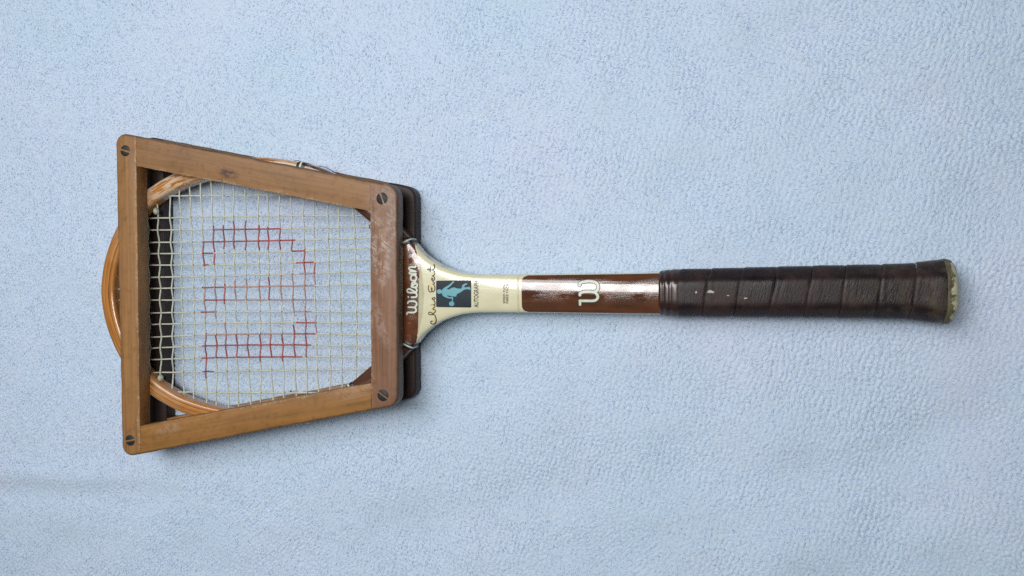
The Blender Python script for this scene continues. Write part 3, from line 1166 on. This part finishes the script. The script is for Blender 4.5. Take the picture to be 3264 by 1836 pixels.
# --- strings
MY = [(625.6, 621.5, 619.5), (696, 689.1, 686.4), (733.3, 730, 722.9), (772.7, 767.8, 758.2), (808.4, 803.7, 789.7), (845, 840.9, 827.8), (884.3, 876, 865.9),
      (919.9, 913.3, 907.5), (956.6, 956, 954.5), (998, 993.3, 995.2), (1034.7, 1028.4, 1031.1), (1075.8, 1064.2, 1067.8), (1110.6, 1099.3, 1104.3),
      (1147, 1138, 1138.8), (1188, 1181.6, 1176), (1247.3, 1252, 1251)]
CX = [(432, 440, 446), (470, 474, 478), (499.4, 509.8, 512.3), (540.8, 549, 550.4), (573.9, 579.4, 584.9), (604.8, 616.7, 619.4), (641.5, 651.2, 658), (674, 685.7, 690.6),
      (713.3, 715.2, 726.2), (743.1, 749.2, 759.6), (783, 785, 796.6), (822.3, 827.3, 831.5), (853.8, 857.4, 868.2), (889.7, 895.2, 905.4), (927.5, 933, 942.7),
      (966.5, 971.7, 978.9), (999.6, 1003.7, 1014.5), (1043.5, 1049.3, 1053.4), (1077.4, 1084.3, 1091.2), (1123.5, 1135.4, 1132.6), (1184, 1190, 1192), (1230, 1236, 1238)]
ZS = ZC


def quad_fit(tv, fv):
    return np.polyfit(tv, fv, 2)


mains, crosses = [], []
for (a, b, c) in MY:
    x_ = (470, 840, 1180)
    pts = [loc(x, y, ZS) for x, y in zip(x_, (a, b, c))]
    mains.append(quad_fit([p[0] for p in pts], [p[1] for p in pts]))
for (a, b, c) in CX:
    pts = [loc(x, y, ZS) for x, y in zip((a, b, c), (625, 900, 1240))]
    crosses.append(quad_fit([p[1] for p in pts], [p[0] for p in pts]))


def crossing(i, j):
    s, ww = 0.15, 0.0
    for _ in range(8):
        ww = np.polyval(mains[i], s)
        s = np.polyval(crosses[j], ww)
    return float(s), float(ww)


XP = [[crossing(i, j) for j in range(len(crosses))] for i in range(len(mains))]
# inked stretches: main index -> [(from cross, to cross, 2 strong / 1 faded)]; cross numbers count from the third string (509 px)
O = 2
RM = {2: [(5, 11.15, 2)], 3: [(4, 12.35, 2)], 4: [(3.9, 5, 2), (12, 13.2, 2)], 5: [(4, 4.55, 2), (12.4, 14, 2)], 6: [(12.7, 14, 1)], 7: [(3.8, 6, 2), (6, 14, 1)],
      8: [(4, 6, 2), (6, 13.8, 1)], 9: [(3.7, 5, 2), (12, 13.6, 1)], 10: [(12.2, 14, 2)], 11: [(4, 12, 1), (12, 14, 2)], 12: [(3.6, 13.45, 2)], 13: [(3.6, 12.6, 2)], 14: [(3.7, 4.75, 2)]}
RC = {4: [(3, 5.1, 2), (7, 9.6, 1), (10.9, 14.3, 2)], 5: [(1.7, 5, 2), (6.2, 9.5, 1), (11, 13, 2)], 6: [(1.6, 3.7, 2), (6.6, 8.3, 2), (10, 11, 1), (11, 13, 2)],
      7: [(1.4, 3.7, 2), (6.3, 8, 1), (11, 13, 2)], 8: [(1.3, 3.8, 2), (6.3, 8, 1), (11, 13, 2)], 9: [(1.6, 3.8, 2), (6.3, 8.2, 1), (11, 13.3, 2)],
      10: [(1.9, 3.8, 2), (6.2, 8, 2), (11, 13, 2)], 11: [(2, 3.8, 2), (6, 8.1, 1), (11, 13.4, 2)], 12: [(3, 4, 2), (6, 9, 1), (10.2, 13, 2)],
      13: [(3.9, 6, 2), (6, 9.5, 1), (9.5, 13, 2)], 14: [(5, 6, 2), (6, 7.2, 1), (9.4, 11, 1)]}
AMP, RS = 0.00068, 0.00065


def tube(name, pts, rad, marks, label=None):
    """pts: (s, w, z, t) with t the crossing count used to place the ink"""
    n, m_ = len(pts), 8
    vv, mi = [], []
    for i in range(n):
        a, b = pts[max(i - 1, 0)], pts[min(i + 1, n - 1)]
        t = (RL(*b[:3]) - RL(*a[:3])).normalized()
        up = Vector((0, 0, 1))
        sd = t.cross(up).normalized()
        up = sd.cross(t)
        c = RL(*pts[i][:3])
        for k in range(m_):
            th = 2 * math.pi * k / m_
            vv.append(c + (sd * math.cos(th) + up * math.sin(th)) * rad)
    ff = grid_faces(n, m_, True)
    for i in range(n - 1):
        tm = (pts[i][3] + pts[i + 1][3]) / 2
        g = 0
        for (a, b, k) in marks:
            if a <= tm <= b:
                g = 1 if k == 2 else 2
        mi += [g] * m_
    return make(name, vv, ff, None, racket, mats=[STRING, REDSTR, FADESTR], midx=mi)


def s_tip(wv):
    """outside of the head at half width |wv| on the tip side"""
    tipside = [p for p in outline if p[0] < 0.158]
    return float(np.interp(abs(wv), [p[1] for p in tipside], [p[0] for p in tipside]))


holes = []
SUB = 6
for i, cf in enumerate(mains):
    js = [j for j in range(len(crosses)) if XP[i][j][0] > s_tip(XP[i][j][1]) + 0.012 and abs(XP[i][j][1]) < W(XP[i][j][0]) - 0.0115 and XP[i][j][0] < 0.272]
    s0 = s_tip(np.polyval(cf, XP[i][js[0]][0])) + 0.006
    w_end = abs(np.polyval(cf, 0.26))
    s1 = 0.2795 - 0.018 * min(1, w_end / 0.055) ** 2.2 if w_end < 0.056 else None
    if s1 is None:
        s1 = next(s for s in np.arange(0.15, 0.30, 0.001) if W(s) - 0.0085 < abs(np.polyval(cf, s)))
    kn = [(s0, js[0] - 1)] + [(XP[i][j][0], j) for j in js] + [(float(s1), js[-1] + 1)]
    pts = []
    for a in range(len(kn) - 1):
        for k in range(SUB):
            f = k / SUB
            s = kn[a][0] + (kn[a + 1][0] - kn[a][0]) * f
            t = kn[a][1] + f
            g = (1 - math.cos(math.pi * f)) / 2
            za = 0 if a == 0 else (1 if (i + kn[a][1]) % 2 else -1)
            zb = 0 if a + 1 == len(kn) - 1 else (1 if (i + kn[a + 1][1]) % 2 else -1)
            pts.append((s, float(np.polyval(cf, s)), ZS + AMP * (za + (zb - za) * g), t - O))
    pts.append((kn[-1][0], float(np.polyval(cf, kn[-1][0])), ZS, kn[-1][1] - O))
    tube('main_string', pts, RS, RM.get(i, []))
    for sgn, e in ((1, pts[0]), (-1, pts[-1])):
        holes.append((e[0] + sgn * 0.0068, float(np.polyval(cf, e[0] + sgn * 0.0068)), 0))

for j, cf in enumerate(crosses):
    iss = [i for i in range(len(mains)) if abs(XP[i][j][1]) < W(XP[i][j][0]) - 0.0115 and XP[i][j][0] > s_tip(XP[i][j][1]) + 0.012]
    sj = XP[7][j][0]
    def end(sg):
        ww = sg * 0.03
        while True:
            s = float(np.polyval(cf, ww))
            lim = W(s) - 0.0085
            if s > 0.25:
                lim = min(lim, 0.055 * max(0.02, (0.2785 - s) / 0.018) ** (1 / 2.2) + 0.001)
            if abs(ww) >= lim:
                return ww
            ww += sg * 0.0005
    kn = [(end(1), iss[0] - 1)] + [(XP[i][j][1], i) for i in iss] + [(end(-1), iss[-1] + 1)]
    pts = []
    for a in range(len(kn) - 1):
        for k in range(SUB):
            f = k / SUB
            ww = kn[a][0] + (kn[a + 1][0] - kn[a][0]) * f
            g = (1 - math.cos(math.pi * f)) / 2
            za = 0 if a == 0 else (-1 if (kn[a][1] + j) % 2 else 1)
            zb = 0 if a + 1 == len(kn) - 1 else (-1 if (kn[a + 1][1] + j) % 2 else 1)
            pts.append((float(np.polyval(cf, ww)), ww, ZS + AMP * 1.25 * (za + (zb - za) * g), kn[a][1] + f))
    pts.append((float(np.polyval(cf, kn[-1][0])), kn[-1][0], ZS, kn[-1][1]))
    tube('cross_string', pts, RS, RC.get(j - O, []))
    for sgn, e in ((-1, pts[0]), (1, pts[-1])):
        holes.append((e[0], e[1] + sgn * 0.004, 1))

# drilled holes: dark rings on the inside wall of the rim
hv, hf = [], []
for (s, ww, kind) in holes:
    if s > 0.262:
        continue
    b0 = len(hv)
    if kind:
        sg = 1 if ww > 0 else -1
        wi = ww
        # walk out to the inner wall
        for _ in range(40):
            if abs(wi) > W(s) - 0.0150:
                break
            wi += sg * 0.0003
    for k in range(10):
        th = 2 * math.pi * k / 10
        for rr in (0.0006, 0.0016):
            if kind:
                hv.append(RL(s + rr * math.cos(th), ww + (0.0005 if ww < 0 else -0.0005), ZS + rr * math.sin(th)))
            else:
                hv.append(RL(s, ww + rr * math.cos(th), ZS + rr * math.sin(th)))
    for k in range(10):
        k2 = (k + 1) % 10
        hf.append((b0 + 2 * k, b0 + 2 * k + 1, b0 + 2 * k2 + 1, b0 + 2 * k2))
ho = make('string_holes', hv, hf, HOLE, racket)
ho['kind'] = 'stuff'


def knot(s, ww):
    bm = bmesh.new()
    bmesh.ops.create_icosphere(bm, subdivisions=3, radius=0.0023)
    rn = random.Random(3)
    for v in bm.verts:
        d = v.co.normalized()
        v.co = d * 0.0023 * (1 + 0.25 * math.sin(9 * d.x + 4 * d.z) * math.sin(7 * d.y + 1) + rn.uniform(-0.04, 0.04))
        v.co.y *= 1.25
        v.co += RL(s, ww, ZS + 0.0012)
    from_bm('string_knot', bm, STRING, racket)


for (x, y) in ((498, 673), (512, 1205)):
    knot(*loc(x, y, ZS + 0.001))


# --- bindings wound round the shoulders
def binding(s_at, sign, slant, wide=0.0075):
    i0 = min(range(pn), key=lambda k: abs(path[k][0] - s_at) + (0 if path[k][1] * sign > 0 else 9))
    p = Vector(path[i0])
    t = (Vector(path[i0 + 1]) - Vector(path[i0 - 1])).normalized()
    nrm = Vector((t.y, -t.x))
    if nrm.dot(Vector((0.16, 0)) - p) < 0:
        nrm = -nrm
    root_ = None
    for (off, wd, mat, lift, nm) in ((0, wide, BLACK, 0.0005, 'binding'), (0, wide * 0.24, WHITE_INK, 0.0009, 'binding_stripe')):
        vv = []
        rows, NS2 = 7, 40
        for i in range(rows):
            e = -wd / 2 + wd * i / (rows - 1)
            lf = lift * (1.0 if 0 < i < rows - 1 else 0.3)
            for j in range(NS2):
                th = 2 * math.pi * j / NS2
                cq, sq = math.cos(th), math.sin(th)
                u = math.copysign(abs(cq) ** 0.40, cq)
                v = math.copysign(abs(sq) ** 0.36, sq) * (1 - 0.07 * u * u)
                d = 0.0002 + RW * (0.5 - 0.5 * u) - u * lf
                c = p + nrm * d + t * (e + slant * (u + 0.0) * 0.004)
                vv.append(RL(c.x, c.y, ZC + (RH + lf) * v))
        o = make(nm, vv, grid_faces(rows, NS2, True), mat, racket if root_ is None else root_)
        root_ = root_ or o


for sgn in (1, -1):
    binding(0.1985, sgn, 0.0)
    binding(0.2445, sgn, 0.35 * sgn)
    binding(0.2915, sgn, 0.5 * sgn, 0.006)

# loose string ends bowed along the outside of the rim
def strand(a, b, bow, name='loose_strand'):
    pts = []
    for k in range(13):
        f = k / 12
        x = a[0] + (b[0] - a[0]) * f
        y = a[1] + (b[1] - a[1]) * f - bow * math.sin(math.pi * f)
        s, ww = loc(x, y, ZC + 0.002)
        pts.append((s, ww, ZC + 0.002, 0))
    vv = []
    for i in range(13):
        a_, b_ = pts[max(i - 1, 0)], pts[min(i + 1, 12)]
        t = (RL(*b_[:3]) - RL(*a_[:3])).normalized()
        sd = t.cross(Vector((0, 0, 1))).normalized()
        c = RL(*pts[i][:3])
        for k in range(6):
            th = k * math.pi / 3
            vv.append(c + (sd * math.cos(th) + Vector((0, 0, 1)) * math.sin(th)) * 0.00026)
    make(name, vv, grid_faces(13, 6, True), BLACK, racket)


strand((938, 513), (968, 520), 4)
strand((1014, 529), (1068, 551), 5)


# --- grip
def oct_r(a, b, th):
    k = a / 0.018
    kb = b / 0.0164
    tot = 0.0
    for (nx_, ny_, d) in ((1, 0, a), (-1, 0, a), (0, 1, b), (0, -1, b), (0.703, 0.711, 0.01834 * (k + kb) / 2), (-0.703, 0.711, 0.01834 * (k + kb) / 2),
                          (0.703, -0.711, 0.01834 * (k + kb) / 2), (-0.703, -0.711, 0.01834 * (k + kb) / 2)):
        c = (nx_ * math.cos(th) + ny_ * math.sin(th)) / d
        if c > 0:
            tot += c ** 22
    return tot ** (-1 / 22)


def grip_a(s):
    return float(np.interp(s, [0.486, 0.498, 0.55, 0.603, 0.645, 0.658, 0.667, 0.674, 0.681, 0.684, 0.6865],
                           [0.0160, 0.0169, 0.0174, 0.0180, 0.0186, 0.0191, 0.0203, 0.0213, 0.0216, 0.0206, 0.0180]))


def grip_b(s):
    return float(np.interp(s, [0.486, 0.498, 0.55, 0.603, 0.645, 0.658, 0.667, 0.674, 0.681, 0.684, 0.6865],
                           [0.0138, 0.0147, 0.0152, 0.0157, 0.0164, 0.0168, 0.0176, 0.0184, 0.0187, 0.0176, 0.0150]))


def grip_pt(s, th, h=0.0):
    r = oct_r(grip_a(s), grip_b(s), th) + h
    return RL(s, bend(s) + r * math.cos(th), ZC + r * math.sin(th))


xt = [0.4985, 0.5015, 0.5242, 0.5469, 0.5706, 0.5942, 0.6161, 0.6397, 0.6612, 0.6830]
xb = [0.4905, 0.4945, 0.5159, 0.5383, 0.5621, 0.5863, 0.6091, 0.6322, 0.6540, 0.6760]
LIM = 0.6785


def seam(k, f):
    """f: turns, 0 at the upper side, half way round over the top 0.5"""
    if f <= 0.5:
        v = xt[k] + (xb[k] - xt[k]) * f * 2
    else:
        v = xb[k] + (xt[k - 1] - xb[k]) * (f - 0.5) * 2 if k else xb[0]
    return min(v, LIM)


hn = np.random.default_rng(11)
for k in range(1, 9):
    NA, NX_ = 64, 22
    vv, sv = [], []
    wob = hn.normal(0, 1, 8)
    for i in range(NA + 1):
        f = i / NA
        th = 2 * math.pi * f
        a, b = seam(k, f), seam(k + 1, f)
        a += 0.0004 * math.sin(3 * th + wob[0]) * (a < LIM)
        for j in range(NX_):
            u = j / (NX_ - 1)
            s = a + (b - a) * u
            h = 0.0008 * (1 - math.exp(-u / 0.025)) * (1 - 0.38 * u) - 0.0005 * math.exp(-(1 - u) / 0.03) - 0.0002
            h += 0.00012 * math.sin(u * 21 + wob[1] + 2 * math.sin(th + wob[2])) * math.exp(-((u - 0.15) / 0.2) ** 2)
            s_ = min(s, LIM)
            vv.append(grip_pt(s_, th, h + 0.0002))
            sv.append(s)
    o = make('grip_wrap', vv, grid_faces(NA + 1, NX_), LEATHER, racket, attrs={'sx': sv})

# collar at the top of the grip
cv = []
prof = [(0.4868, -0.0004), (0.4872, 0.0006), (0.4882, 0.0010), (0.4895, 0.0010), (0.4901, 0.0005), (0.4907, 0.0010), (0.4925, 0.0014), (0.4945, 0.0012),
        (0.4952, 0.0008), (0.4960, 0.0013), (0.4985, 0.0013), (0.5025, 0.0009), (0.505, -0.0003)]
for s, h in prof:
    for j in range(48):
        th = 2 * math.pi * j / 48
        cv.append(grip_pt(s, th, h - 0.0004))
make('grip_collar', cv, grid_faces(len(prof), 48, True), COLLAR, racket)

# butt
bv, bs = [], []
bp = [(0.6772, -0.0006), (0.6776, 0.0004), (0.6784, 0.0007), (0.680, 0.0006), (0.6815, 0.0003), (0.683, -0.0002), (0.6843, -0.0009), (0.6853, -0.0018), (0.686, -0.0034),
      (0.6864, -0.007), (0.6866, -0.0135)]
bn = np.random.default_rng(4)
wob = bn.normal(0, 1, (len(bp), 56))
for i, (s, h) in enumerate(bp):
    for j in range(56):
        th = 2 * math.pi * j / 56
        hh_ = h + (0.00018 * wob[i, j] + 0.0004 * math.sin(3 * th + i * 0.3) if 2 < i < 8 else 0)
        bv.append(grip_pt(min(s, 0.686), th, hh_) if s < 0.686 else RL(s, bend(s) + (oct_r(0.0182, 0.0153, th) + hh_) * math.cos(th), ZC + (oct_r(0.0182, 0.0153, th) + hh_) * math.sin(th)))
        bs.append(s)
make('butt_cap', bv, grid_faces(len(bp), 56, True) + [tuple((len(bp) - 1) * 56 + j for j in range(56))], TRIM, racket, attrs={'sx': bs})


# pale paint flecks on the leather
def grip_top_z(s, ww):
    th0, th1 = 0.05, math.pi - 0.05
    for _ in range(26):
        m_ = (th0 + th1) / 2
        if oct_r(grip_a(s), grip_b(s), m_) * math.cos(m_) + bend(s) > ww:
            th0 = m_
        else:
            th1 = m_
    return ZC + oct_r(grip_a(s), grip_b(s), th0) * math.sin(th0)


rn = random.Random(21)
for (x, y, rx, ry) in ((2219, 931, 4.5, 4.5), (2264, 930, 12, 6), (2377, 950.5, 6, 3), (2321, 942, 5, 2)):
    poly = []
    nn = 18
    for k in range(nn):
        t = 2 * math.pi * k / nn
        f = rn.uniform(0.45, 1.15)
        poly.append(loc(x + rx * f * math.cos(t), y + ry * f * math.sin(t), 0.0358))
    lay('paint_fleck', [poly], FLECK, grip_top_z, 0.0009, cuts=0)

# ------------------------------------------------------------------ crumbs on the blanket
for (x, y, a, b, rot, lb) in ((928, 1246.5, 5.0, 2.2, 0.5, 'larger oval black crumb on the fleece seen through the lower strings'),
                              (943, 1245, 2.2, 2.2, 0, 'smaller round black crumb on the fleece beside a cross string')):
    p = P(x, y, 0.001)
    bm = bmesh.new()
    bmesh.ops.create_icosphere(bm, subdivisions=2, radius=1)
    for v in bm.verts:
        n_ = 1 + 0.18 * math.sin(5 * v.co.x + 3 * v.co.y)
        u, vv_ = v.co.x * a / 3900 * n_, v.co.y * b / 3900 * n_
        v.co = Vector((u * math.cos(rot) - vv_ * math.sin(rot), u * math.sin(rot) + vv_ * math.cos(rot), v.co.z * b / 3900 * 0.8))
    me = bpy.data.meshes.new('crumb')
    bm.to_mesh(me)
    bm.free()
    me.materials.append(INK)
    o = bpy.data.objects.new('crumb', me)
    o.location = p + Vector((0, 0, 0.0006))
    o['label'], o['category'], o['group'] = lb, 'crumb', 'crumbs on the fleece'
    COL.objects.link(o)
